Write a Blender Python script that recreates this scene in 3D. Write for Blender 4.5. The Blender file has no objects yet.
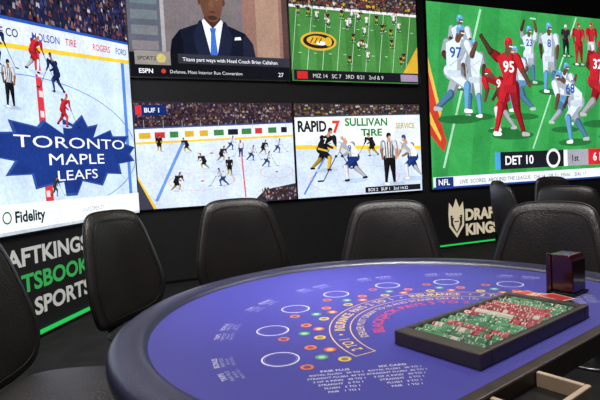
import bpy, math, random
from mathutils import Vector, Matrix
random.seed(7)
S = bpy.context.scene
try:
    S.view_settings.view_transform = 'Standard'
    S.view_settings.look = 'None'
except Exception as e:
    print(e)
COL = S.collection

def lin(c):
    return tuple(((v/255)/12.92 if v/255 <= 0.04045 else ((v/255+0.055)/1.055)**2.4) for v in c)

# ---------------------------------------------------------------- materials
def mat(name, rgb, rough=0.5, metal=0.0, bump=0.0, bscale=60, var=0.0, spec=0.5, coat=0.0, vscale=8, alpha=1.0):
    m = bpy.data.materials.new(name); m.use_nodes = True
    nt = m.node_tree; b = nt.nodes['Principled BSDF']
    c = lin(rgb)
    b.inputs['Roughness'].default_value = rough
    b.inputs['Metallic'].default_value = metal
    b.inputs['Specular IOR Level'].default_value = spec
    b.inputs['Coat Weight'].default_value = coat
    b.inputs['Alpha'].default_value = alpha
    tc = nt.nodes.new('ShaderNodeTexCoord')
    nz = nt.nodes.new('ShaderNodeTexNoise'); nz.inputs['Scale'].default_value = vscale; nz.inputs['Detail'].default_value = 5
    nt.links.new(tc.outputs['Object'], nz.inputs['Vector'])
    rp = nt.nodes.new('ShaderNodeValToRGB')
    rp.color_ramp.elements[0].position = .3; rp.color_ramp.elements[1].position = .7
    rp.color_ramp.elements[0].color = tuple(v*(1-var) for v in c)+(1,)
    rp.color_ramp.elements[1].color = tuple(min(1, v*(1+var)) for v in c)+(1,)
    nt.links.new(nz.outputs['Fac'], rp.inputs['Fac']); nt.links.new(rp.outputs['Color'], b.inputs['Base Color'])
    if bump:
        n2 = nt.nodes.new('ShaderNodeTexNoise'); n2.inputs['Scale'].default_value = bscale
        nt.links.new(tc.outputs['Object'], n2.inputs['Vector'])
        bp = nt.nodes.new('ShaderNodeBump'); bp.inputs['Strength'].default_value = bump; bp.inputs['Distance'].default_value = 0.01
        nt.links.new(n2.outputs['Fac'], bp.inputs['Height']); nt.links.new(bp.outputs['Normal'], b.inputs['Normal'])
    return m

def emis(name, strength=1.0, rgb=None, texture=False):
    m = bpy.data.materials.new(name); m.use_nodes = True
    nt = m.node_tree; nt.nodes.clear()
    o = nt.nodes.new('ShaderNodeOutputMaterial'); e = nt.nodes.new('ShaderNodeEmission')
    e.inputs['Strength'].default_value = strength
    if rgb: e.inputs['Color'].default_value = lin(rgb)+(1,)
    else:
        a = nt.nodes.new('ShaderNodeAttribute'); a.attribute_name = 'Col'
        src = a.outputs['Color']
        if texture:
            # picture content is not flat colour: broad patches + fine grain of the footage
            tc = nt.nodes.new('ShaderNodeTexCoord')
            for sc, lo, hi in ((2.8, .84, 1.14), (30, .84, 1.12)):
                n = nt.nodes.new('ShaderNodeTexNoise'); n.inputs['Scale'].default_value = sc; n.inputs['Detail'].default_value = 3
                nt.links.new(tc.outputs['Object'], n.inputs['Vector'])
                mr = nt.nodes.new('ShaderNodeMapRange'); mr.inputs['From Min'].default_value = .25; mr.inputs['From Max'].default_value = .75
                mr.inputs['To Min'].default_value = lo; mr.inputs['To Max'].default_value = hi
                nt.links.new(n.outputs['Fac'], mr.inputs['Value'])
                vm = nt.nodes.new('ShaderNodeVectorMath'); vm.operation = 'SCALE'
                nt.links.new(src, vm.inputs[0]); nt.links.new(mr.outputs['Result'], vm.inputs['Scale'])
                src = vm.outputs['Vector']
        nt.links.new(src, e.inputs['Color'])
    nt.links.new(e.outputs[0], o.inputs[0])
    return m

def attrmat(name, rough=0.8, bump=0.0, spec=0.3):
    m = bpy.data.materials.new(name); m.use_nodes = True
    nt = m.node_tree; b = nt.nodes['Principled BSDF']
    a = nt.nodes.new('ShaderNodeAttribute'); a.attribute_name = 'Col'
    b.inputs['Roughness'].default_value = rough; b.inputs['Specular IOR Level'].default_value = spec
    nt.links.new(a.outputs['Color'], b.inputs['Base Color'])
    if bump:
        tc = nt.nodes.new('ShaderNodeTexCoord'); n = nt.nodes.new('ShaderNodeTexNoise'); n.inputs['Scale'].default_value = 400
        nt.links.new(tc.outputs['Object'], n.inputs['Vector'])
        bp = nt.nodes.new('ShaderNodeBump'); bp.inputs['Strength'].default_value = bump; bp.inputs['Distance'].default_value = 0.001
        nt.links.new(n.outputs['Fac'], bp.inputs['Height']); nt.links.new(bp.outputs['Normal'], b.inputs['Normal'])
    return m

M_leather = mat('black_leather', (34, 30, 30), rough=0.36, bump=0.25, bscale=140, var=0.15, spec=0.75)
M_leather2 = mat('black_leather_seat', (46, 44, 46), rough=0.45, bump=0.3, bscale=140, var=0.15)
M_pipe = mat('piping', (20, 18, 18), rough=0.5)
M_chrome = mat('brushed_metal', (120, 120, 125), rough=0.3, metal=1.0)
M_dark = mat('dark_metal', (22, 22, 24), rough=0.4, metal=0.4)
M_wall = mat('wall_paint_dark', (36, 35, 38), rough=0.7, var=0.1, bump=0.05)
M_ceil = mat('ceiling_black', (30, 30, 35), rough=0.9, var=0.2)
M_floor = mat('carpet', (30, 28, 31), rough=0.95, var=0.5, bump=0.5, bscale=250, vscale=5)
M_rim = mat('armrest_vinyl', (44, 44, 68), rough=0.32, bump=0.12, bscale=220, var=0.08, spec=0.75)
M_bezel = mat('screen_bezel', (10, 10, 12), rough=0.4)
M_wood = mat('dark_wood', (60, 50, 48), rough=0.35, var=0.3, vscale=20)
M_rack = mat('rack_frame', (70, 62, 60), rough=0.35, var=0.15, vscale=20)
M_lid = mat('smoked_lid', (60, 60, 62), rough=0.2, spec=0.6, alpha=.12)
M_lwood = mat('light_wood', (186, 164, 140), rough=0.4, var=0.15, vscale=14)
M_green = emis('green_led', 1.1, (40, 190, 90))
M_pic = emis('picture_light', 1.42, texture=True)
M_letter_glow = emis('lettering_glow', 0.78)  # glow added to printed lettering to brighten it, no lamp behind
M_felt = attrmat('felt_print', 0.5, bump=0.3, spec=0.5)
M_chip = attrmat('chip_colours', 0.4, spec=0.5)
M_acr = mat('maroon_acrylic', (52, 14, 20), rough=0.15, spec=0.6, coat=0.3)
M_card = attrmat('card_print', 0.4, spec=0.5)

# ---------------------------------------------------------------- mesh helpers
def link(ob, parent=None):
    COL.objects.link(ob)
    if parent: ob.parent = parent
    return ob

def meshob(name, V, F, m, parent=None, smooth=False, bevel=0):
    me = bpy.data.meshes.new(name); me.from_pydata(V, [], F); me.update()
    ob = bpy.data.objects.new(name, me)
    if m: me.materials.append(m)
    if smooth:
        for p in me.polygons: p.use_smooth = True
    if bevel:
        b = ob.modifiers.new('bevel', 'BEVEL'); b.width = bevel; b.segments = 3; b.limit_method = 'ANGLE'
    return link(ob, parent)

def empty(name, loc=(0, 0, 0), rz=0):
    e = bpy.data.objects.new(name, None); e.location = loc; e.rotation_euler = (0, 0, rz); e.empty_display_size = .1
    return link(e)

BOXF = [(0,3,2,1),(4,5,6,7),(0,1,5,4),(1,2,6,5),(2,3,7,6),(3,0,4,7)]
def box(name, x0, y0, z0, x1, y1, z1, m, parent=None, bevel=0):
    V = [(x0,y0,z0),(x1,y0,z0),(x1,y1,z0),(x0,y1,z0),(x0,y0,z1),(x1,y0,z1),(x1,y1,z1),(x0,y1,z1)]
    return meshob(name, V, BOXF, m, parent, bevel=bevel)

def slab(name, P, D, N, t0, t1, z0, z1, n0, n1, m, parent=None):
    V = []
    for z in (z0, z1):
        for t, n in ((t0, n1), (t1, n1), (t1, n0), (t0, n0)):
            q = P + D*t + N*n; V.append((q.x, q.y, z))
    return meshob(name, V, BOXF, m, parent)

def lathe(name, prof, m, parent=None, n=32, loc=(0,0,0)):
    V=[];F=[]
    k=len(prof)
    for i in range(n):
        a=2*math.pi*i/n
        for r,z in prof: V.append((loc[0]+r*math.cos(a),loc[1]+r*math.sin(a),loc[2]+z))
    for i in range(n):
        for j in range(k-1):
            F.append((i*k+j,((i+1)%n)*k+j,((i+1)%n)*k+j+1,i*k+j+1))
    return meshob(name,V,F,m,parent,smooth=True)

def tube(name, pts, r, m, parent=None, closed=False, n=8):
    V=[];F=[];N=len(pts)
    P=[Vector(p) for p in pts]
    for i in range(N):
        a=P[(i-1)%N] if closed or i>0 else P[i]; b=P[(i+1)%N] if closed or i<N-1 else P[i]
        t=(b-a).normalized(); up=Vector((0,0,1)) if abs(t.z)<.9 else Vector((0,1,0))
        s=t.cross(up).normalized(); u=s.cross(t)
        for j in range(n):
            an=2*math.pi*j/n; V.append(tuple(P[i]+s*r*math.cos(an)+u*r*math.sin(an)))
    for i in range(N if closed else N-1):
        for j in range(n):
            i2=(i+1)%N
            F.append((i*n+j,i*n+(j+1)%n,i2*n+(j+1)%n,i2*n+j))
    return meshob(name,V,F,m,parent,smooth=True)

def catmull(P, k=5):
    out=[];n=len(P)
    for i in range(n):
        p0,p1,p2,p3=P[(i-1)%n],P[i],P[(i+1)%n],P[(i+2)%n]
        for j in range(k):
            t=j/k
            out.append(tuple(.5*((2*p1[d])+(-p0[d]+p2[d])*t+(2*p0[d]-5*p1[d]+4*p2[d]-p3[d])*t*t+(-p0[d]+3*p1[d]-3*p2[d]+p3[d])*t**3) for d in (0,1)))
    return out

# ---------------------------------------------------------------- flat art
TXT={}
def glyphs(s, off=0.0):
    if (s,off) in TXT: return TXT[(s,off)]
    cu=bpy.data.curves.new('t','FONT'); cu.body=s; cu.offset=off; cu.resolution_u=3
    ob=bpy.data.objects.new('t',cu); COL.objects.link(ob)
    bpy.context.view_layer.update()
    dg=bpy.context.evaluated_depsgraph_get()
    me=bpy.data.meshes.new_from_object(ob.evaluated_get(dg))
    V=[(v.co.x,v.co.y) for v in me.vertices]; F=[tuple(p.vertices) for p in me.polygons]
    bpy.data.objects.remove(ob); bpy.data.curves.remove(cu); bpy.data.meshes.remove(me)
    TXT[(s,off)]=(V,F); return V,F

def sh_(c,f): return tuple(max(0,min(255,v*f)) for v in c)

class Art:
    def __init__(s, eps=5e-5, bounds=None): s.V=[];s.F=[];s.C=[];s.z=0.0;s.eps=eps;s.b=bounds
    def raw(s, pts, faces, col, z=None):
        if z is None: s.z+=s.eps; z=s.z
        b=len(s.V)
        if s.b: pts=[(min(max(p[0],0),s.b[0]),min(max(p[1],0),s.b[1])) for p in pts]
        s.V+= [(p[0],p[1],z) for p in pts]
        for f in faces: s.F.append(tuple(b+i for i in f)); s.C.append(col)
    def poly(s, pts, col): s.raw(pts,[tuple(range(len(pts)))],col)
    def rect(s,x0,y0,x1,y1,col): s.poly([(x0,y0),(x1,y0),(x1,y1),(x0,y1)],col)
    def ell(s,cx,cy,rx,ry,col,n=22,rot=0):
        s.poly([(cx+rx*math.cos(a)*math.cos(rot)-ry*math.sin(a)*math.sin(rot),cy+rx*math.cos(a)*math.sin(rot)+ry*math.sin(a)*math.cos(rot)) for a in [2*math.pi*i/n for i in range(n)]],col)
    def ring(s,cx,cy,rx,ry,w,col,n=40,a0=0,a1=2*math.pi):
        pts=[];F=[]
        for i in range(n+1):
            a=a0+(a1-a0)*i/n
            pts+=[(cx+rx*math.cos(a),cy+ry*math.sin(a)),(cx+(rx-w)*math.cos(a),cy+(ry-w*ry/rx)*math.sin(a))]
        for i in range(n): F.append((2*i,2*i+2,2*i+3,2*i+1))
        s.raw(pts,F,col)
    def cap(s,p,q,r0,r1,col):
        a=math.atan2(q[1]-p[1],q[0]-p[0]); pts=[]
        for i in range(7):
            t=a+math.pi/2+math.pi*i/6; pts.append((p[0]+r0*math.cos(t),p[1]+r0*math.sin(t)))
        for i in range(7):
            t=a-math.pi/2+math.pi*i/6; pts.append((q[0]+r1*math.cos(t),q[1]+r1*math.sin(t)))
        s.poly(pts,col)
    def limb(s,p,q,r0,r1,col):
        s.cap(p,q,r0,r1,sh_(col,.72)); o=r0*.28  # shading drawn in: dark limb with a lighter lit core over it
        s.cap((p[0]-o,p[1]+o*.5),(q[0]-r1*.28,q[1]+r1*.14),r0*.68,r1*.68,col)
    def line(s,p,q,w,col):
        d=Vector((q[0]-p[0],q[1]-p[1])).normalized(); n=Vector((-d.y,d.x))*w/2
        s.poly([(p[0]+n.x,p[1]+n.y),(p[0]-n.x,p[1]-n.y),(q[0]-n.x,q[1]-n.y),(q[0]+n.x,q[1]+n.y)],col)
    def text(s,t,x,y,h,col,xs=1.0,shear=0,rot=0,off=0.0,align='L',warp=None):
        V,F=glyphs(t,off)
        if not V: return
        w=max(v[0] for v in V); k=h/0.72
        ox={'L':0,'C':-w/2,'R':-w}[align]
        P=[]
        for a,b in V:
            a=(a+ox)*k*xs; b=b*k
            if warp: P.append(warp(a,b)); continue
            b2=b+shear*a
            P.append((x+a*math.cos(rot)-b2*math.sin(rot), y+a*math.sin(rot)+b2*math.cos(rot)))
        s.raw(P,F,col)
    def cells(s,x0,y0,x1,y1,nx,ny,pal,fn=None):
        s.z+=s.eps
        for i in range(nx):
            for j in range(ny):
                cx=x0+(x1-x0)*(i+.5+random.uniform(-.5,.5)*.7)/nx; cy=y0+(y1-y0)*(j+.5+random.uniform(-.3,.3))/ny
                if fn: cy=fn(cx,cy)
                w=(x1-x0)/nx*random.uniform(.3,.6); h=(y1-y0)/ny*random.uniform(.35,.6)
                if fn: h=abs(fn(cx,1/ny)-fn(cx,0))*random.uniform(.35,.6)
                c=random.choice(pal); f=random.uniform(.5,1.1); c=tuple(min(255,v*f) for v in c)
                s.raw([(cx-w,cy-h),(cx+w,cy-h),(cx+w*.7,cy+h*.2),(cx-w*.7,cy+h*.2)],[(0,1,2,3)],c,z=s.z+random.random()*s.eps*.6)
                sk=random.choice([(190,150,130),(150,110,90),(90,70,60),(60,50,50)]); f*=.8
                s.raw([(cx-w*.35,cy+h*.1),(cx+w*.35,cy+h*.1),(cx+w*.35,cy+h*.8),(cx,cy+h),(cx-w*.35,cy+h*.8)],[(0,1,2,3,4)],sh_(sk,f),z=s.z+s.eps*.8)
        s.z+=s.eps
    def build(s,name,fmap,m,parent=None):
        ob=meshob(name,[tuple(fmap(*v)) for v in s.V],s.F,m,parent)
        me=ob.data; at=me.color_attributes.new('Col','FLOAT_COLOR','CORNER')
        buf=[]
        for p,c in zip(me.polygons,s.C):
            l=lin(c)
            buf+= (list(l)+[1.0])*p.loop_total
        at.data.foreach_set('color',buf)
        return ob

POSE={
 'stand':dict(head=(0,.925),neck=(0,.84),hip=(0,.5),e=((-.17,.66),(.17,.66)),h=((-.15,.5),(.15,.5)),k=((-.07,.27),(.08,.27)),f=((-.09,.02),(.1,.02))),
 'run':dict(head=(.1,.92),neck=(.06,.83),hip=(0,.5),e=((-.12,.68),(.24,.68)),h=((-.02,.56),(.3,.8)),k=((.17,.36),(-.05,.27)),f=((.15,.1),(-.24,.12))),
 'arms':dict(head=(.02,.92),neck=(0,.83),hip=(.02,.5),e=((-.22,.84),(.2,.66)),h=((-.33,.98),(.29,.52)),k=((-.10,.3),(.11,.27)),f=((-.18,.03),(.2,.02))),
 'up':dict(head=(0,.86),neck=(0,.78),hip=(0,.47),e=((-.16,.86),(.16,.86)),h=((-.1,1.0),(.13,1.0)),k=((-.06,.26),(.07,.26)),f=((-.08,.02),(.09,.02))),
 'bend':dict(head=(.2,.8),neck=(.12,.74),hip=(-.08,.5),e=((.02,.58),(.22,.56)),h=((.12,.44),(.26,.42)),k=((.06,.3),(-.1,.25)),f=((.02,.02),(-.26,.05))),
 'skate':dict(head=(.17,.84),neck=(.11,.74),hip=(-.04,.45),e=((.05,.55),(.27,.58)),h=((.2,.48),(.33,.48)),k=((.13,.27),(-.1,.24)),f=((.09,.02),(-.3,.06))),
}
def fig(A,x,y,h,pose,jer,pants,sock,helm,skin=(150,100,75),flip=1,stick=False,stripes=False,num=None,fat=1.0,shadow_col=None):
    P=POSE[pose]
    def J(p): return (x+flip*p[0]*h, y+p[1]*h)
    n,hp=P['neck'],P['hip']
    if shadow_col: A.ell(x+.05*h,y+.01*h,.28*h,.045*h,shadow_col)  # player's cast shadow drawn into the picture as a darker ellipse
    sh=((n[0]-.12*fat,n[1]-.045),(n[0]+.12*fat,n[1]-.045))
    hh=((hp[0]-.055,hp[1]),(hp[0]+.055,hp[1]))
    def arm(i,f):
        A.limb(J(sh[i]),J(P['e'][i]),.052*h*fat,.037*h*fat,sh_(jer,f))
        A.limb(J(P['e'][i]),J(P['h'][i]),.034*h,.022*h,sh_(skin if not stick else jer,f))
        A.ell(*J(P['h'][i]),.028*h,.028*h,sh_(skin,f) if not stick else (40,40,45),n=10)
    def leg(i,f):
        A.limb(J(hh[i]),J(P['k'][i]),.072*h*fat,.048*h*fat,sh_(pants,f)); A.limb(J(P['k'][i]),J(P['f'][i]),.044*h*fat,.026*h,sh_(sock,f))
        fx=P['f'][i]; A.cap(J((fx[0]-.01,fx[1])),J((fx[0]+.06,fx[1]-.005)),.024*h,.018*h,sh_((235,235,235) if not stick else (25,25,28),f))
    if stick:
        A.line(J(P['h'][1]),J((P['h'][1][0]+.28,.03)),.018*h,(40,35,30)); A.line(J((P['h'][1][0]+.28,.03)),J((P['h'][1][0]+.4,.03)),.03*h,(30,30,30))
    arm(0,.72); leg(1,.75); leg(0,1)
    T=[(sh[0][0]-.02,sh[0][1]),(n[0]-.05,n[1]+.01),(n[0]+.05,n[1]+.01),(sh[1][0]+.02,sh[1][1]),(hp[0]+.085*fat,hp[1]+.1),(hp[0]+.08*fat,hp[1]-.03),(hp[0]-.08*fat,hp[1]-.03),(hp[0]-.085*fat,hp[1]+.1)]
    A.poly([J(t) for t in T],jer)
    A.poly([J(t) for t in [(n[0]+.05,n[1]+.01),T[3],T[4],T[5],(hp[0]+.03,hp[1]-.03),(hp[0]+.05,hp[1]+.15)]],sh_(jer,.74))  # shaded side of the jersey, drawn as a darker polygon
    A.line(J((n[0]-.09*fat,n[1]-.12)),J((hp[0]+.02,hp[1]+.16)),.012*h,sh_(jer,.86)); A.line(J((n[0]+.06*fat,n[1]-.16)),J((hp[0]-.05,hp[1]+.06)),.012*h,sh_(jer,.84))
    A.poly([J((hp[0]-.08*fat,hp[1]+.015)),J((hp[0]+.08*fat,hp[1]+.015)),J((hp[0]+.08*fat,hp[1]-.06)),J((hp[0]-.08*fat,hp[1]-.06))],sh_(pants,.9))
    if stripes:
        for k in range(-3,4):
            if k%2:
                A.line(J((n[0]+k*.03,n[1]-.02)),J((hp[0]+k*.025,hp[1]+.02)),.02*h,(20,20,22))
    if num: A.text(num,J(((n[0]+hp[0])/2,0))[0],J((0,(n[1]+hp[1])/2-.02))[1],.11*h,(240,240,240) if sum(jer)<450 else (30,80,150),align='C',off=.02)
    arm(1,1)
    A.cap(J(n),J(P['head']),.035*h,.04*h,skin)
    hx,hy=P['head']
    A.ell(*J((hx+.008,hy-.01)),.042*h,.055*h,skin,n=16)
    A.poly([J((hx-.052,hy-.02)),J((hx-.055,hy+.02)),J((hx-.035,hy+.06)),J((hx,hy+.07)),J((hx+.04,hy+.057)),J((hx+.055,hy+.02)),J((hx+.048,hy+.008)),J((hx-.01,hy+.008)),J((hx-.02,hy-.035))],helm)
    A.ell(*J((hx-.012,hy+.045)),.02*h,.012*h,sh_(helm,1.35),n=10)  # highlight drawn on the helmet in a lighter tone
    if not stick: A.line(J((hx+.005,hy-.02)),J((hx+.055,hy-.025)),.012*h,(230,230,230))

# ---------------------------------------------------------------- room
WP=Vector((2.08,8.4,0)); WD=Vector((.923,.384,0)).normalized(); WN=Vector((WD.y,-WD.x,0))
HG=WP+WD*(-4.62)
LD=Vector((.149,.989,0)).normalized(); LN=Vector((LD.y,-LD.x,0))
LP=HG
H=5.2
slab('wall_back',WP,WD,WN,-4.62,13,0,H,-.25,0,M_wall)
slab('wall_left',LP,LD,LN,-11.5,0.15,0,H,-.25,0,M_wall)
box('floor',-5.5,-5,-.1,14.5,14,0,M_floor)
box('ceiling',-5.5,-5,H,14.5,14,H+.1,M_ceil)

def on(P,D,N,t0,z0,off):
    return lambda x,y,z: P+D*(t0+x)+N*(off+z)+Vector((0,0,z0+y))

def screen(P,D,N,t0,t1,z0,z1,art):
    e=slab('video_screen',P,D,N,t0-.015,t1+.015,z0-.015,z1+.015,0,.05,M_bezel)
    art.build('picture',on(P,D,N,t0,z0,.052),M_pic,e)
    return e

WHT=(232,236,242); ICE=(192,211,233); IS=(172,190,214)
# --- left screen : hockey centre ice
W,HH=3.6,3.15
A=Art(bounds=(W,HH))
A.rect(0,0,W,HH,ICE)
bl=lambda x:1.42+.145*x
A.poly([(0,bl(0)),(W,bl(W)),(W,HH),(0,HH)],(30,32,58))
A.cells(0,0,W,1,64,15,[(60,45,75),(30,30,60),(130,90,90),(40,60,130),(60,60,90),(170,160,170),(25,25,40),(30,50,110),(110,50,60)],fn=lambda x,y:min(HH-.02,bl(x)+.28+y*(HH-bl(x)-.28)))
A.poly([(0,bl(0)+.03),(W,bl(W)+.03),(W,bl(W)+.24),(0,bl(0)+.24)],(206,216,232))
A.poly([(0,bl(0)-.005),(W,bl(W)-.005),(W,bl(W)+.04),(0,bl(0)+.04)],(228,190,50))
A.poly([(0,bl(0)+.24),(W,bl(W)+.24),(W,bl(W)+.27),(0,bl(0)+.27)],(40,80,170))
for i,(t,c) in enumerate([('SCOTIA',(200,40,50)),('BELL',(30,80,180)),('ICE CO',(30,30,60)),('MOLSON',(40,60,150)),('TIRE',(200,40,40)),('ROGERS',(200,40,50)),('FORD',(30,60,150))]):
    x=.15+i*.52; A.text(t,x,bl(x)+.10,.075,c,shear=.145,off=.01)
A.poly([(1.74,.26),(1.86,.26),(1.80,bl(1.8)),(1.72,bl(1.72))],(196,54,64))
for i in range(7): A.rect(1.755,.3+i*.19,1.81,.36+i*.19,(225,200,205))
A.rect(3.38,.26,3.46,bl(3.4),(80,124,204))
A.ring(1.95,.8,1.7,.64,.022,(90,124,200),n=60)
leaf=[(0,1),(.1,.72),(.24,.82),(.2,.45),(.45,.72),(.5,.55),(.78,.62),(.72,.38),(1,.3),(.84,.08),(.94,-.12),(.66,-.22),(.72,-.52),(.48,-.50),(.42,-.82),(.12,-.68),(.07,-1.02)]
leaf=leaf+[(-a,b) for a,b in reversed(leaf[1:])]
A.poly([(2.3+a*1.38+.14*b,.73+b*.43) for a,b in leaf],(46,74,146))
A.poly([(2.3+a*1.31+.14*b,.73+b*.40) for a,b in leaf],(28,52,122))
A.text('TORONTO',2.34,.79,.115,WHT,xs=2.45,align='C',shear=.03)
A.text('MAPLE',2.32,.62,.115,WHT,xs=2.2,align='C',shear=.03)
A.text('LEAFS',2.30,.46,.105,WHT,xs=2.0,align='C',shear=.03)
RED=(184,38,48);NAV=(26,38,80)
fig(A,2.12,1.0,.38,'skate',RED,(170,35,45),(210,60,60),RED,stick=True,fat=1.2,shadow_col=IS)
fig(A,2.03,1.33,.42,'skate',NAV,NAV,(40,60,120),NAV,stick=True,flip=-1,fat=1.2,shadow_col=IS)
fig(A,1.72,1.47,.42,'skate',RED,(170,35,45),(225,225,230),(220,220,225),stick=True,fat=1.2,shadow_col=IS)
fig(A,1.36,1.10,.42,'stand',(205,205,210),(25,25,28),(25,25,28),(25,25,28),stripes=True,fat=1.1,shadow_col=IS)
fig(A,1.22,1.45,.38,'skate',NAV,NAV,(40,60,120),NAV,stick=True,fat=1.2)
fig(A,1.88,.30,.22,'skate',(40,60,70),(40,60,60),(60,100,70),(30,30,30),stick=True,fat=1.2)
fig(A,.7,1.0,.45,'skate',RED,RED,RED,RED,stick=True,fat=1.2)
A.rect(0,0,W,.26,(228,232,236)); A.rect(0,.0,W,.03,(180,190,200))
A.ring(1.2,.15,.055,.055,.015,(30,110,60)); A.text('Fidelity',1.29,.1,.1,(20,40,40),off=.03)
A.text('INVESTMENTS',2.3,.11,.05,(150,160,165)); A.text('OFFICIAL PARTNER',.2,.11,.07,(60,70,80))
screen(LP,LD,LN,-3.62,-.03,1.0,4.15,A)

# --- studio interview
W,HH=2.235,1.37
A=Art(bounds=(W,HH))
A.rect(0,0,W,HH,(112,104,108)); A.rect(0,0,.42,HH,(88,92,106)); A.rect(.42,.0,.47,HH,(160,156,158))
for i in range(5): A.rect(.04,.35+i*.2,.38,.47+i*.2,(122-8*i,116,122))
A.rect(1.55,0,W,HH,(138,104,94)); A.rect(1.75,.3,2.1,HH,(160,130,114)); A.rect(2.15,0,W,HH,(80,60,58))
cx=1.12
SU=(20,24,40)
A.poly([(cx-.62,.2),(cx-.57,.5),(cx-.46,.64),(cx-.15,.76),(cx+.15,.76),(cx+.46,.64),(cx+.57,.5),(cx+.62,.2)],SU)
A.poly([(cx-.62,.2),(cx-.57,.5),(cx-.46,.64),(cx-.42,.5),(cx-.42,.2)],(14,16,28)); A.poly([(cx+.62,.2),(cx+.57,.5),(cx+.46,.64),(cx+.42,.5),(cx+.42,.2)],(30,34,54))
SK=(94,62,48)
A.poly([(cx-.12,.68),(cx-.11,.9),(cx+.11,.9),(cx+.12,.68),(cx,.62)],(70,45,36))
A.poly([(cx-.17,.75),(cx-.12,.81),(cx,.68),(cx+.12,.81),(cx+.17,.75),(cx+.03,.2),(cx-.03,.2)],(222,226,236))
A.poly([(cx-.045,.69),(cx+.045,.69),(cx+.03,.62),(cx+.055,.3),(cx,.2),(cx-.055,.3),(cx-.03,.62)],(56,102,186))
A.poly([(cx-.19,.78),(cx-.15,.79),(cx-.02,.2),(cx-.2,.2),(cx-.28,.58)],(28,33,54)); A.poly([(cx+.19,.78),(cx+.15,.79),(cx+.02,.2),(cx+.2,.2),(cx+.28,.58)],(28,33,54))
A.poly([(cx+.3,.54),(cx+.4,.55),(cx+.39,.59),(cx+.31,.58)],(235,235,240))
hd=catmull([(0,1.3),(.12,1.27),(.162,1.15),(.158,1.02),(.125,.88),(.06,.79),(0,.775),(-.06,.79),(-.125,.88),(-.158,1.02),(-.162,1.15),(-.12,1.27)],4)
A.ell(cx-.165,1.05,.026,.055,(82,54,42)); A.ell(cx+.165,1.05,.026,.055,(82,54,42))
A.poly([(cx+a,b) for a,b in hd],SK)
A.poly([(cx+a*.9+.012 if a>0 else cx+a*.3,b) for a,b in hd],sh_(SK,1.1))
A.poly([(cx+a,b) for a,b in [(-.165,1.12),(-.15,1.24),(-.08,1.32),(0,1.335),(.08,1.32),(.15,1.24),(.165,1.12),(.14,1.2),(.08,1.24),(-.08,1.24),(-.14,1.2)]],(26,20,20))
for sgn in (-1,1):
    A.ell(cx+sgn*.065,1.09,.03,.013,(225,220,215)); A.ell(cx+sgn*.065,1.09,.012,.013,(25,15,12)); A.line((cx+sgn*.03,1.13),(cx+sgn*.1,1.13),.014,(30,20,18))
A.poly([(cx-.015,1.08),(cx+.015,1.08),(cx+.035,.99),(cx,.975),(cx-.035,.99)],(112,77,60))
A.ell(cx,.905,.05,.018,(106,56,52)); A.ell(cx,.91,.045,.005,(50,26,26)); A.ell(cx,.83,.07,.03,(62,42,34))
A.rect(0,0,W,.32,(20,20,26)); A.rect(.62,.19,W,.32,(48,50,60)); A.rect(.06,.16,.52,.34,(140,136,130)); A.ell(.4,.25,.06,.06,(204,186,110)); A.text('SPORTS',.09,.22,.05,(40,36,36),off=.01)
A.text('Titans part ways with Head Coach Brian Callahan',.68,.225,.05,(228,228,234),xs=.98,off=.01)
A.text('ESPN',.1,.05,.06,WHT,off=.02); A.ell(.42,.08,.03,.03,(200,60,50)); A.text('Defense, Most Interior Run Conversion',.5,.055,.045,(205,205,210)); A.text('27',2.05,.05,.06,WHT)
screen(WP,WD,WN,-4.57,-2.335,2.78,4.15,A)

# --- college football
W,HH=2.24,1.35
A=Art(bounds=(W,HH))
A.rect(0,0,W,HH,(60,118,56))
for i in range(9):
    x=i*.26-.1
    if i%2: A.poly([(x,0),(x+.26,0),(x+.22,1.05),(x-.04,1.05)],(70,130,64))
A.rect(0,1.12,W,HH,(60,50,55)); A.cells(0,1.13,W,HH-.01,50,5,[(180,150,60),(60,50,50),(30,30,30),(150,60,60),(150,140,150)])
A.rect(0,1.08,W,1.12,(215,215,215))
for i in range(10): A.line((i*.25,.17),(i*.25+.12,1.08),.010,(170,198,170))
for i in range(9):
    for y in (.42,.82): A.line((i*.25+.12,y),(i*.25+.17,y),.01,(170,198,170))
A.ell(.46,.60,.3,.14,(206,164,52)); A.ell(.46,.60,.26,.11,(34,30,28)); A.ell(.43,.61,.17,.07,(206,164,52)); A.ell(.50,.57,.08,.03,(240,240,235)); A.ell(.62,.6,.06,.07,(206,164,52))
for i in range(3): A.line((.32+.07*i,.57),(.37+.07*i,.65),.015,(30,26,24))
A.poly([(1.95,.17),(W,.17),(W,.6)],(206,164,52))
random.seed(5)
for i in range(30):
    x=random.uniform(.8,2.1) if i<24 else random.uniform(.1,.8); y=random.uniform(.26,.98) if i<24 else random.uniform(.8,1.0); t=i%2
    fig(A,x,y,.17,random.choice(['run','stand','bend']),(225,225,225) if t else (45,36,34),(200,165,60) if not t else (225,225,225),(30,30,30),(150,40,40) if t else (40,34,30),flip=random.choice([1,-1]),fat=1.2,shadow_col=(44,92,44))
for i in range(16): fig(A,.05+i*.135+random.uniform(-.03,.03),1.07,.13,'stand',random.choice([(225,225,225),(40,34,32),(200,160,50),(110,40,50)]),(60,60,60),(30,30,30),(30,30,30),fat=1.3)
A.rect(0,0,W,.15,(24,24,30)); A.text('MIZ 14   SC 7   3RD  8:21   2nd & 9',.3,.04,.06,(205,205,205)); A.rect(.05,.02,.22,.13,(190,40,40)); A.rect(1.85,.02,2.18,.13,(150,130,160))
screen(WP,WD,WN,-2.30,-.057,2.78,4.12,A)

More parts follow.
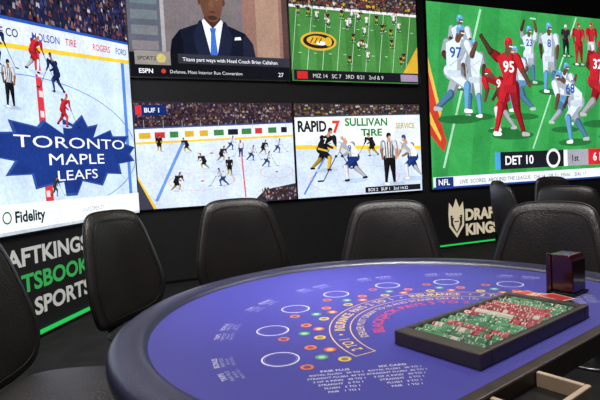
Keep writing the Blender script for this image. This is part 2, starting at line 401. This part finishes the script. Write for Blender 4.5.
# --- hockey wide shot
W,HH=2.235,1.42
A=Art(bounds=(W,HH))
A.rect(0,0,W,HH,(198,211,230))
A.rect(0,1.04,W,HH,(50,38,52)); A.cells(0,1.1,W,HH-.01,64,7,[(90,60,66),(50,36,50),(120,90,90),(36,30,45),(120,95,60),(60,50,80),(150,140,140)])
bs=lambda x:.86+.03*x
A.poly([(0,bs(0)),(W,bs(W)),(W,bs(W)+.2),(0,bs(0)+.2)],(214,222,234))
for i in range(11):
    c=random.choice([(190,50,50),(40,80,160),(30,30,40),(60,120,70),(200,160,40)]); x=.05+i*.2; w=random.uniform(.09,.15)
    A.poly([(x,bs(x)+.07),(x+w,bs(x+w)+.07),(x+w,bs(x+w)+.15),(x,bs(x)+.15)],c)
A.poly([(0,bs(0)),(W,bs(W)),(W,bs(W)+.03),(0,bs(0)+.03)],(228,188,54)); A.poly([(0,bs(0)+.2),(W,bs(W)+.2),(W,bs(W)+.22),(0,bs(0)+.22)],(60,76,120))
for i in range(9): A.line((.12+i*.25,1.06),(.12+i*.25,1.18),.006,(150,160,176))
A.line((.62,.88),(.22,.1),.04,(100,140,210)); A.line((1.42,.9),(1.46,.08),.022,(206,96,104))
A.ring(.85,.34,.46,.13,.010,(210,120,128)); A.ring(1.95,.42,.26,.09,.008,(210,120,128)); A.ring(1.0,.72,.2,.04,.008,(210,120,128))
for x,y in ((.85,.34),(1.0,.72),(1.95,.42)): A.ell(x,y,.028,.010,(200,70,80))
A.poly([(0,.4),(.18,.0),(0,0)],(60,60,75)); A.poly([(0,.45),(.22,0),(.18,0),(0,.4)],(228,188,54))
i=0
for x,y in sorted([(.3,.76),(.66,.74),(.88,.50),(1.14,.60),(1.13,.26),(1.24,.40),(1.42,.66),(1.57,.60),(1.76,.68),(1.8,.5),(1.98,.70),(.5,.22),(1.28,.76)],key=lambda q:-q[1]):
    i+=1; fig(A,x,y,.31-.12*y,random.choice(['skate','skate','stand']),*(((30,30,34),(24,24,28),(190,160,70),(26,26,26)) if i%2 else ((206,212,224),(40,60,120),(60,80,140),(60,70,120))),stick=i%2==0,flip=1 if i%3 else -1,fat=1.15,shadow_col=IS)
A.poly([(1.55,0),(1.75,.17),(W,.24),(W,0)],(45,40,52)); A.cells(1.7,0.02,W,.2,18,4,[(160,120,100),(50,40,50),(160,150,150),(90,40,40),(40,50,90)])
A.rect(.0,1.24,.42,1.38,(20,40,100)); A.rect(.02,1.25,.1,1.37,(200,50,50)); A.text('BUF 1',.13,1.28,.06,WHT,off=.02)
screen(WP,WD,WN,-4.57,-2.335,1.03,2.45,A)

# --- hockey close up
W,HH=2.24,1.42
A=Art(bounds=(W,HH))
A.rect(0,0,W,HH,(194,208,228))
A.rect(0,1.2,W,HH,(50,42,46)); A.cells(0,1.24,W,HH-.01,40,4,[(110,80,70),(50,40,50),(130,100,90),(36,30,45),(150,130,60),(60,60,80),(160,160,160)])
A.poly([(0,.80),(W,.74),(W,1.26),(0,1.22)],(216,224,232))
A.rect(0.02,.88,.72,1.21,(228,230,232)); A.text('RAPID',.04,1.0,.16,(30,36,40),xs=.78,off=.04); A.text('7',.62,.98,.18,(220,60,40),off=.04)
A.rect(.80,.86,1.7,1.24,(226,231,228)); A.text('SULLIVAN',.84,1.08,.12,(40,120,60),off=.03,xs=1.05); A.text('TIRE',1.12,.92,.11,(40,120,60),off=.03,xs=1.3)
A.rect(1.74,.86,2.2,1.2,(215,221,226)); A.text('SERVICE',1.77,1.03,.09,(180,160,40),off=.02,xs=.8)
A.poly([(0,.74),(W,.68),(W,.74),(0,.80)],(228,190,60)); A.poly([(0,1.21),(W,1.25),(W,1.27),(0,1.23)],(60,70,80))
A.ring(1.0,.25,.8,.22,.01,(214,110,118),n=50); A.line((.1,.06),(.55,.72),.03,(90,130,200))
SK2=(190,142,118)
fig(A,.46,.4,.72,'skate',(30,30,32),(28,28,30),(216,174,54),(26,26,28),stick=True,num='7',fat=1.15,shadow_col=IS,skin=SK2)
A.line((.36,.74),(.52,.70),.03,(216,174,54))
fig(A,1.30,.6,.40,'skate',(30,30,32),(28,28,30),(216,174,54),(26,26,28),stick=True,flip=-1,fat=1.15,shadow_col=IS,skin=SK2)
fig(A,.93,.22,.82,'skate',(216,220,230),(32,54,120),(216,218,226),(220,222,230),stick=True,flip=-1,num='9',fat=1.15,shadow_col=IS,skin=SK2)
fig(A,1.62,.13,.84,'stand',(208,208,212),(24,24,26),(24,24,26),(24,24,26),stripes=True,fat=1.1,skin=SK2,shadow_col=IS)
fig(A,2.04,.2,.8,'skate',(216,220,230),(32,54,120),(216,218,226),(36,60,130),stick=False,flip=-1,fat=1.15,shadow_col=IS,skin=SK2)
A.rect(1.15,.02,2.2,.11,(26,26,32)); A.text('BOS 2   BUF 1   2nd 14:32',1.2,.04,.05,WHT)
screen(WP,WD,WN,-2.30,-.057,1.03,2.45,A)

# --- pro football big screen
W,HH=5.55,3.12
A=Art(bounds=(W,HH))
A.rect(0,0,W,HH,(48,140,70))
for i in range(7):
    x=i*.9-.6
    A.poly([(x,0),(x+.5,0),(x+.9,HH),(x+.4,HH)],(55,151,76))
A.line((0.25,.35),(1.15,HH-.05),.045,(160,204,176))
A.poly([(.0,.9),(.26,.62),(.33,.78),(.2,1.2),(0,1.95)],(190,60,44)); A.poly([(0,1.95),(.2,1.2),(.24,1.28),(.0,2.2)],(222,180,80)); A.poly([(0,1.1),(.2,.8),(.22,.86),(0,1.3)],(226,190,80))
A.line((2.3,.62),(3.5,HH-.02),.035,(160,204,176)); A.line((4.2,.62),(5.5,2.9),.035,(160,204,176))
for i in range(5):
    A.line((1.3+i*.25,1.0+i*.5),(1.45+i*.25,1.0+i*.5),.03,(160,204,176))
LW=(206,218,233);LB=(96,154,198);KR=(182,36,46);KW=(216,216,222); GS=(36,104,52); D=(98,68,53)
fig(A,3.55,2.2,.82,'stand',KR,KR,KR,KR,fat=1.15,shadow_col=GS); fig(A,3.9,2.25,.8,'stand',KR,KW,KR,KR,flip=-1,fat=1.15,shadow_col=GS)
fig(A,4.3,2.2,.85,'run',KR,KW,KR,KR,fat=1.15,shadow_col=GS); fig(A,3.2,2.35,.6,'stand',(40,40,50),(30,30,40),(30,30,40),(230,230,230),fat=1.1,shadow_col=GS)
fig(A,2.26,1.82,1.12,'up',LW,LW,LB,LB,num='23',fat=1.1,skin=D,shadow_col=GS); fig(A,2.76,1.66,1.3,'stand',LW,LW,LB,LB,num='8',fat=1.15,skin=D,shadow_col=GS)
fig(A,.68,1.7,1.25,'stand',LW,LB,LW,LB,fat=1.1,skin=D,shadow_col=GS)
fig(A,.95,1.2,1.35,'stand',LW,LW,LB,LB,flip=-1,fat=1.1,skin=D,shadow_col=GS); fig(A,.52,1.15,1.65,'run',LW,LW,LB,LB,num='97',fat=1.1,skin=D,shadow_col=GS)
fig(A,1.52,.95,1.3,'bend',KR,KR,KW,KR,num='9',flip=-1,fat=1.15,skin=D,shadow_col=GS)
fig(A,2.02,1.2,1.3,'run',LW,LB,LB,LB,fat=1.1,flip=-1,shadow_col=GS)
fig(A,1.72,.86,1.78,'arms',KR,KR,KR,KR,num='95',fat=1.05,skin=D,shadow_col=GS)
fig(A,3.05,.95,1.3,'run',LW,LB,LW,LB,fat=1.1,skin=D,shadow_col=GS); fig(A,3.3,.7,1.6,'bend',LW,LW,LB,LB,num='68',flip=-1,fat=1.2,skin=D,shadow_col=GS)
fig(A,3.98,1.05,1.7,'run',KR,KR,KW,KR,num='32',fat=1.15,skin=D,shadow_col=GS); fig(A,4.4,.8,1.6,'stand',LW,LW,LB,LB,num='9',fat=1.1,shadow_col=GS)
fig(A,4.95,.7,1.9,'run',KR,KW,KR,KR,num='15',fat=1.1,flip=-1,shadow_col=GS)
A.rect(0,0,W,.20,(218,222,230)); A.rect(0,0,W,.03,(30,60,140))
A.rect(.05,.03,.42,.19,(30,50,110)); A.text('NFL',.1,.06,.1,WHT,off=.02); A.text('LIVE  SCORES  AROUND THE LEAGUE   CHI 14   GB 21   FINAL    DAL 17',.55,.07,.07,(60,64,80))
A.rect(1.35,.27,4.55,.58,(26,28,34)); A.rect(1.35,.27,1.48,.58,(70,150,205)); A.text('DET 10',1.58,.35,.16,WHT,off=.02)
A.ell(2.78,.43,.18,.18,(230,230,232)); A.ell(2.78,.43,.13,.13,(30,30,36)); A.rect(3.05,.27,3.15,.58,(230,230,230)); A.rect(3.15,.27,3.72,.58,(150,150,160)); A.text('1st',3.25,.36,.12,(20,20,20),off=.02); A.rect(3.72,.27,4.4,.58,(200,36,46)); A.text('6 KC',3.85,.35,.16,WHT,off=.02)
screen(WP,WD,WN,.15,5.7,1.03,4.15,A)

# --- lettering on the lower walls
sg=empty('wall_lettering')
A=Art(1e-4)
A.text('DRAFTKINGS',2,.70,.16,(206,206,202),off=.03,xs=1.18,align='R'); A.text('SPORTSBOOK',2,.46,.16,(64,176,92),off=.03,xs=1.18,align='R'); A.text('& SPORTS',2,.22,.16,(196,196,190),off=.03,xs=1.18,align='R')
A.build('letters',on(LP,LD,LN,-3.18,0,.004),M_letter_glow,sg)
lg=empty('wall_logo')
A=Art(1e-4); BG=(222,208,178); BK=(44,44,48)
A.poly([(.0,.56),(.02,.76),(.10,.66),(.17,.82),(.24,.66),(.32,.76),(.34,.56),(.33,.34),(.17,.14),(.01,.34)],BG)
A.poly([(.04,.53),(.30,.53),(.29,.36),(.17,.21),(.05,.36)],BK)
A.ell(.17,.42,.075,.09,BG); A.poly([(.1,.54),(.24,.54),(.26,.49),(.08,.49)],BG); A.line((.12,.42),(.22,.42),.02,BK); A.poly([(.11,.35),(.23,.35),(.17,.24)],BG)
A.text('DRAFT',.36,.43,.19,BG,off=.05,xs=.98); A.text('KINGS',.36,.17,.19,BG,off=.05,xs=.98)
A.build('emblem',on(WP,WD,WN,.5,.02,.004),M_letter_glow,lg)

# green LED strips at the wall foot
slab('trim_1',LP,LD,LN,-6,-.6,.03,.065,0.001,.02,M_green)
slab('trim_2',WP,WD,WN,-.3,3.0,.03,.055,0.001,.02,M_green)
slab('baseboard_left',LP,LD,LN,-11,0,0,.03,0.001,.03,M_dark)
slab('baseboard_back',WP,WD,WN,-4.6,12,0,.03,0.001,.03,M_dark)

# ---------------------------------------------------------------- chairs
half=[(0,1.254),(.07,1.253),(.135,1.246),(.185,1.222),(.213,1.17),(.236,1.09),(.26,.99),(.276,.90),(.27,.82),(.235,.755),(.16,.725),(.08,.718),(0,.716)]
out=half+[(-a,b) for a,b in reversed(half[1:-1])]
out=catmull(out,4)
def pad(outl,T,curv,y0,cz,rings=9,p=3.0,axis='y'):
    V=[];F=[];N=len(outl)
    def P(x,z,t):
        return (x,y0+curv*x*x+t-(z-.72)*.13,z) if axis=='y' else (x,z,y0+t)
    def th(r): return T*(1-r**p)**.5 if r<1 else 0
    cx=0
    V.append(P(cx,cz,T)); V.append(P(cx,cz,-T))
    rr=[math.sin(math.pi/2*(k+1)/rings) for k in range(rings)]; rr[-1]=1
    fr=[];bk=[]
    for k,r in enumerate(rr):
        fr.append(len(V)); V+= [P(cx+(x-cx)*r,cz+(z-cz)*r,th(r)) for x,z in outl]
        if k<rings-1: bk.append(len(V)); V+= [P(cx+(x-cx)*r,cz+(z-cz)*r,-th(r)) for x,z in outl]
        else: bk.append(fr[-1])
    for i in range(N):
        j=(i+1)%N
        F.append((0,fr[0]+i,fr[0]+j)); F.append((1,bk[0]+j,bk[0]+i))
        for k in range(rings-1):
            F.append((fr[k]+i,fr[k+1]+i,fr[k+1]+j,fr[k]+j)); F.append((bk[k]+j,bk[k+1]+j,bk[k+1]+i,bk[k]+i))
    return V,F
CH={}
def chair(x,y,rz,dz=0):
    e=empty('casino_chair',(x,y,0),rz)
    if not CH:
        V,F=pad(out,.045,.9,-.24,.98); CH['backrest']=meshob('backrest',V,F,M_leather,e,smooth=True)
        pc=[(a*.84,(b-.98)*.86+.98) for a,b in out]
        CH['backrest_seam']=tube('backrest_seam',[(a,-.24+.9*a*a+.0345-(b-.72)*.13,b) for a,b in pc],.002,M_pipe,e,closed=True,n=6)
        CH['backrest_piping']=tube('backrest_piping',[(a,-.24+.9*a*a-(b-.72)*.13,b) for a,b in out],.0055,M_pipe,e,closed=True,n=6)
        so=catmull([(.0,.25),(.14,.24),(.22,.16),(.24,0),(.22,-.14),(.15,-.21),(0,-.22),(-.15,-.21),(-.22,-.14),(-.24,0),(-.22,.16),(-.14,.24)],4)
        V,F=pad(so,.045,0,.70,0,axis='z'); CH['seat']=meshob('seat',V,F,M_leather2,e,smooth=True)
        CH['seat_piping']=tube('seat_piping',[(a,b,.70) for a,b in so],.006,M_pipe,e,closed=True,n=6)
        CH['seat_pan']=lathe('seat_pan',[(0,.64),(.17,.64),(.2,.67),(.2,.69),(0,.69)],M_dark,e)
        CH['back_bracket']=box('back_bracket',-.05,-.30,.63,.05,-.1,.65,M_dark,e,bevel=.005)
        CH['back_upright']=box('back_upright',-.05,-.305,.63,.05,-.285,.9,M_dark,e,bevel=.005)
        CH['column']=lathe('column',[(0,.02),(.035,.02),(.035,.3),(.028,.31),(.028,.66),(0,.66)],M_chrome,e)
        CH['base']=lathe('base',[(0,0),(.23,0),(.235,.01),(.22,.022),(.06,.045),(.04,.06),(0,.06)],M_chrome,e)
        CH['foot_ring']=tube('foot_ring',[(.19*math.cos(a),.19*math.sin(a),.28) for a in [2*math.pi*i/32 for i in range(32)]],.011,M_chrome,e,closed=True)
        CH['foot_ring_arm']=box('foot_ring_arm',-.19,-.008,.272,.19,.008,.288,M_chrome,e)
        made=CH
    else:
        made={}
        for k,o in CH.items():
            n=bpy.data.objects.new(k,o.data); link(n,e); made[k]=n
            for md in o.modifiers:
                b=n.modifiers.new('bevel','BEVEL'); b.width=md.width; b.segments=3; b.limit_method='ANGLE'
    for k in ('backrest','backrest_seam','backrest_piping','seat','seat_piping','seat_pan','back_bracket','back_upright'):
        made[k].location.z=dz     # gas-lift height of this chair
    return e
TC=Vector((.325,1.575)); TR=math.radians(37.7)
def ringchair(deg,c=TC,r=1.03,turn=0,dz=0):
    a=math.radians(deg); x=c[0]+r*math.cos(a); y=c[1]+r*math.sin(a)
    chair(x,y,a+math.pi/2+math.radians(turn),dz)   # local +Y -> towards the table centre
ringchair(178,r=1.15,turn=4); ringchair(142.3,r=1.235,turn=20,dz=.012); ringchair(117.3,r=1.25,dz=.017); ringchair(82,r=.96,dz=-.03); ringchair(43,r=.93,dz=-.05)
C2=Vector((3.05,4.1))
for d,r in ((212,1.25),(178,1.1),(142,1.1),(105,1.05),(68,1.05)): ringchair(d,C2,r,dz=-.02)

# ---------------------------------------------------------------- table
def dshape(R,yc,n=72):
    a0=math.asin(yc/R); return [(R*math.cos(a0+(math.pi-2*a0)*i/n),R*math.sin(a0+(math.pi-2*a0)*i/n)) for i in range(n+1)]
def prism(name,pts,z0,z1,m,parent,bevel=0):
    n=len(pts); V=[(x,y,z0) for x,y in pts]+[(x,y,z1) for x,y in pts]
    F=[tuple(reversed(range(n))),tuple(range(n,2*n))]+[(i,(i+1)%n,n+(i+1)%n,n+i) for i in range(n)]
    return meshob(name,V,F,m,parent,bevel=bevel)
PUR=(58,56,142)
def table(c,rot):
    e=empty('blackjack_table',(c[0],c[1],0),rot)
    prism('tabletop',dshape(.87,-.47),.885,.945,M_wood,e)
    prism('apron',dshape(.70,-.40),.80,.885,M_dark,e)
    prism('pedestal_top',[(-.3,-.2),(.3,-.2),(.3,.25),(-.3,.25)],.12,.80,M_wood,e,bevel=.02)
    prism('pedestal_foot',[(-.42,-.32),(.42,-.32),(.42,.38),(-.42,.38)],0,.12,M_wood,e,bevel=.02)
    a0=math.asin(-.47/.845); n=90; V=[];F=[];k=20
    for i in range(n+1):
        a=a0+(math.pi-2*a0)*i/n
        for j in range(k):
            t=2*math.pi*j/k; cr,sn=math.cos(t),math.sin(t)
            r=.847+.055*math.copysign(abs(cr)**.75,cr); z=.932+.034*math.copysign(abs(sn)**.8,sn)
            V.append((r*math.cos(a),r*math.sin(a),z))
    for i in range(n):
        for j in range(k): F.append((i*k+j,(i+1)*k+j,(i+1)*k+(j+1)%k,i*k+(j+1)%k))
    F.append(tuple(range(k))); F.append(tuple(reversed(range(n*k,n*k+k))))
    meshob('armrest',V,F,M_rim,e,smooth=True)
    box('dealer_edge',-.72,-.50,.89,.72,-.468,.9465,M_wood,e,bevel=.004)
    A=Art(4e-6)
    A.poly(dshape(.81,-.47),PUR)
    ox,oy=0,-.22
    WH=(206,206,228); YE=(216,184,96); DW=(158,158,206)
    def arcw(r,a0):
        def f(x,y):
            a=a0-x/r; return (ox+(r+y)*math.cos(a),oy+(r+y)*math.sin(a))
        return f
    for i in range(7):
        dg=90+(i-3)*24; a=math.radians(dg); R0=.56
        x,y=ox+R0*math.cos(a),oy+R0*math.sin(a)
        A.ring(x,y,.048,.048,.004,WH)
        A.ring(x,y,.041,.041,.0015,(130,130,190))
        for rr,dd,cc,c2 in ((.466,-.09,(206,112,66),(120,60,80)),(.466,.075,(74,146,108),(150,190,140)),(.525,.15,(196,102,62),(90,60,90)),(.425,.17,(196,168,80),(120,110,60)),(.425,-.01,(186,84,62),(214,178,110))):
            aa=a+dd; A.ell(ox+rr*math.cos(aa),oy+rr*math.sin(aa),.0165,.0165,cc); A.ell(ox+rr*math.cos(aa),oy+rr*math.sin(aa),.009,.009,c2)
        for q in (-.065,.065):
            A.text('PAIR PLUS',0,0,.010,DW,align='C',warp=arcw(.694,a+q))
            A.text('50-40-30',0,0,.008,DW,align='C',warp=arcw(.681,a+q))
            A.text('BONUS' if q<0 else 'TRIPS',0,0,.014,WH,align='C',warp=arcw(.708,a+q))
            A.text('PAYS 3 TO 1',0,0,.008,DW,align='C',warp=arcw(.669,a+q))
    am=math.radians(90)
    A.ring(ox,oy,.395,.395,.003,YE,n=80,a0=math.radians(8),a1=math.radians(172))
    A.ring(ox,oy,.335,.335,.003,YE,n=80,a0=math.radians(8),a1=math.radians(172))
    for dg in (8,172):
        a=math.radians(dg); A.line((ox+.331*math.cos(a),oy+.331*math.sin(a)),(ox+.395*math.cos(a),oy+.395*math.sin(a)),.003,YE)
    A.text('2 TO 1   •   INSURANCE  PAYS  2  TO  1   •   INSURANCE   •   2 TO 1',0,0,.031,YE,align='C',xs=.74,off=.008,warp=arcw(.350,am))
    A.text('DEALER MUST DRAW TO 16 AND STAND ON ALL 17s',0,0,.023,(200,180,130),align='C',xs=.84,warp=arcw(.294,am))
    A.text('BLACKJACK PAYS 3 TO 2',0,0,.032,(196,60,84),align='C',off=.012,xs=.98,warp=arcw(.240,am))
    for sx in (-1,1):
        cr,sr=math.cos(-TR+.1),math.sin(-TR+.1)
        for col in range(2):
            for k,t in enumerate(['ROYAL FLUSH   50 TO 1','STRAIGHT FLUSH  40 TO 1','3 OF A KIND   30 TO 1','STRAIGHT   6 TO 1','FLUSH   3 TO 1','PAIR   1 TO 1']):
                lx,ly=(col-.5)*.135,-k*.018
                A.text(t,sx*.44+lx*cr-ly*sr,-.25+lx*sr+ly*cr,.0085,WH,align='C',rot=-TR+.1,off=.01)
            lx,ly=(col-.5)*.135,.018
            A.text(('PAIR PLUS','SIX CARD')[col],sx*.44+lx*cr-ly*sr,-.25+lx*sr+ly*cr,.011,WH,align='C',off=.01,rot=-TR+.1)
    A.build('felt',lambda x,y,z:(x,y,.9462+z),M_felt,e)
    # small ledge bolted on the dealer side
    box('ledge_bottom',-.34,-.60,.90,-.17,-.502,.91,M_dark,e)
    box('ledge_front',-.352,-.612,.90,-.158,-.60,.942,M_lwood,e,bevel=.003)
    box('ledge_end_left',-.352,-.60,.90,-.34,-.502,.942,M_lwood,e,bevel=.003)
    box('ledge_end_right',-.17,-.60,.90,-.158,-.502,.942,M_lwood,e,bevel=.003)
    return e
table(TC,TR)
table(C2,math.radians(-20))

def tloc(x,y,z=0):
    return (TC[0]+x*math.cos(TR)-y*math.sin(TR),TC[1]+x*math.sin(TR)+y*math.cos(TR),z)
ZT=.9482
# chip rack
e=empty('chip_rack',tloc(.015,-.30,ZT),TR)
L,Wd,Hr=.275,.125,.036
box('rack_floor',-L,-Wd,0,L,Wd,.003,M_rack,e)
box('frame_left',-L,-Wd,.0,-L+.045,Wd,Hr,M_rack,e,bevel=.004)
box('frame_right',L-.03,-Wd,.0,L,Wd,Hr,M_rack,e,bevel=.004)
box('frame_front',-L+.0452,Wd-.02,.0,L-.0302,Wd,Hr,M_rack,e,bevel=.004)
box('frame_back',-L+.0452,-Wd,.0,L-.0302,-Wd+.02,Hr,M_rack,e,bevel=.004)
box('lid',-L+.04,-Wd+.012,Hr+.0002,L-.024,Wd-.012,Hr+.003,M_lid,e)
A=Art()
nc=13; x0=-L+.045; x1=L-.03; pit=(x1-x0)/nc
random.seed(3)
GRN=[(70,150,100),(90,170,116),(56,126,84)]; RD=[(206,70,84),(214,90,104),(180,60,72)]; BKc=[(50,50,56)]; CR=[(226,216,198)]
colsets=[CR+GRN,GRN,GRN+CR,GRN+RD,GRN,GRN,RD,RD+CR,RD,RD,GRN+RD,GRN,BKc+GRN]
for c in range(nc):
    cx=x0+pit*(c+.5); y=-Wd+.022; r=min(pit*.46,.0158); cur=random.choice(colsets[c])
    while y<Wd-.025:
        t=.003; rr=r*random.uniform(.97,1); n=14; b=len(A.V)
        if random.random()<.16: cur=random.choice(colsets[c] if random.random()>.25 else GRN+RD+CR)
        base=cur
        if random.random()<.06: y+=.003
        for yy in (y,y+t*.9):
            for k in range(n):
                a=2*math.pi*k/n+0.3*c; A.V.append((cx+rr*math.cos(a),yy,.0035+r+rr*math.sin(a)))
        ph=random.randrange(n)
        for k in range(n):
            A.F.append((b+k,b+(k+1)%n,b+n+(k+1)%n,b+n+k)); A.C.append((226,218,204) if (k+ph)%6==0 else base)
        A.F.append(tuple(range(b,b+n))); A.C.append(base); A.F.append(tuple(reversed(range(b+n,b+2*n)))); A.C.append(base)
        y+=t
A.build('chips',lambda x,y,z:(x,y,z),M_chip,e)
# discard holder
e=empty('discard_holder',tloc(.535,-.255,ZT),TR)
def wedge(name,pts,x0,x1,m,parent,bevel=.004):
    n=len(pts); V=[(x0,y,z) for y,z in pts]+[(x1,y,z) for y,z in pts]
    F=[tuple(range(n)),tuple(reversed(range(n,2*n)))]+[(i,n+i,n+(i+1)%n,(i+1)%n) for i in range(n)]
    return meshob(name,V,F,m,parent,bevel=bevel)
wedge('body',[(-.04,0.008),(.04,0.008),(.04,.135),(-.03,.135),(-.04,.12)],-.048,.048,M_acr,e)
box('foot',-.056,-.046,0,.056,.046,.008,M_dark,e,bevel=.002)
box('side_lip',-.0555,.03,.008,-.0485,.045,.138,M_acr,e)
# loose playing cards
e=empty('playing_cards',tloc(.385,-.24,ZT),TR)
A=Art()
random.seed(11)
for i in range(11):
    cx,cy=random.uniform(-.03,.06),random.uniform(-.09,.09); rt=random.uniform(-.5,.5); z=.0004+i*.0008
    def R(a,b): return (cx+a*math.cos(rt)-b*math.sin(rt),cy+a*math.sin(rt)+b*math.cos(rt))
    A.raw([R(-.031,-.044),R(.031,-.044),R(.031,.044),R(-.031,.044)],[(0,1,2,3)],(225,215,200),z)
    A.raw([R(-.027,-.04),R(.027,-.04),R(.027,.04),R(-.027,.04)],[(0,1,2,3)],random.choice([(190,70,50),(214,170,70),(170,50,50),(220,140,70)]),z+.0003)
A.build('cards',lambda x,y,z:(x,y,z),M_card,e)

# camera
cam=bpy.data.cameras.new('camera'); co=bpy.data.objects.new('camera',cam); link(co)
cam.lens=30; cam.sensor_width=36; cam.clip_start=.02
th=math.atan(26/500)
co.matrix_world=Matrix.Translation((0,0,1.4))@Matrix.Rotation(math.pi/2-th,4,'X')@Matrix.Rotation(-math.radians(2.86),4,'Z')
S.camera=co

# lights
def area(name,loc,size,power,col=(1,1,1),rot=(0,0,0),spread=None):
    l=bpy.data.lights.new(name,'AREA'); l.energy=power; l.size=size; l.color=col
    if spread: l.spread=spread
    o=bpy.data.objects.new(name,l); o.location=loc; o.rotation_euler=rot; link(o); return o
area('overhead_light',(.6,1.6,4.6),1.2,105,(1,.96,.92))
area('overhead_light',(.1,2.0,4.7),.3,5,(.95,.97,1),spread=math.radians(26))
area('overhead_light',(-1.2,-.6,4.6),1.4,80,(1,.93,.87))  # soft fill added overhead behind the camera, not a known fixture
area('overhead_light',(-1.4,3.6,4.8),1.4,60,(1,.94,.88))
area('overhead_light',(3.2,4.0,4.8),1.4,70,(1,.94,.88))
w=bpy.data.worlds.new('World'); S.world=w; w.use_nodes=True
w.node_tree.nodes['Background'].inputs[0].default_value=(.55,.55,.62,1); w.node_tree.nodes['Background'].inputs[1].default_value=.11
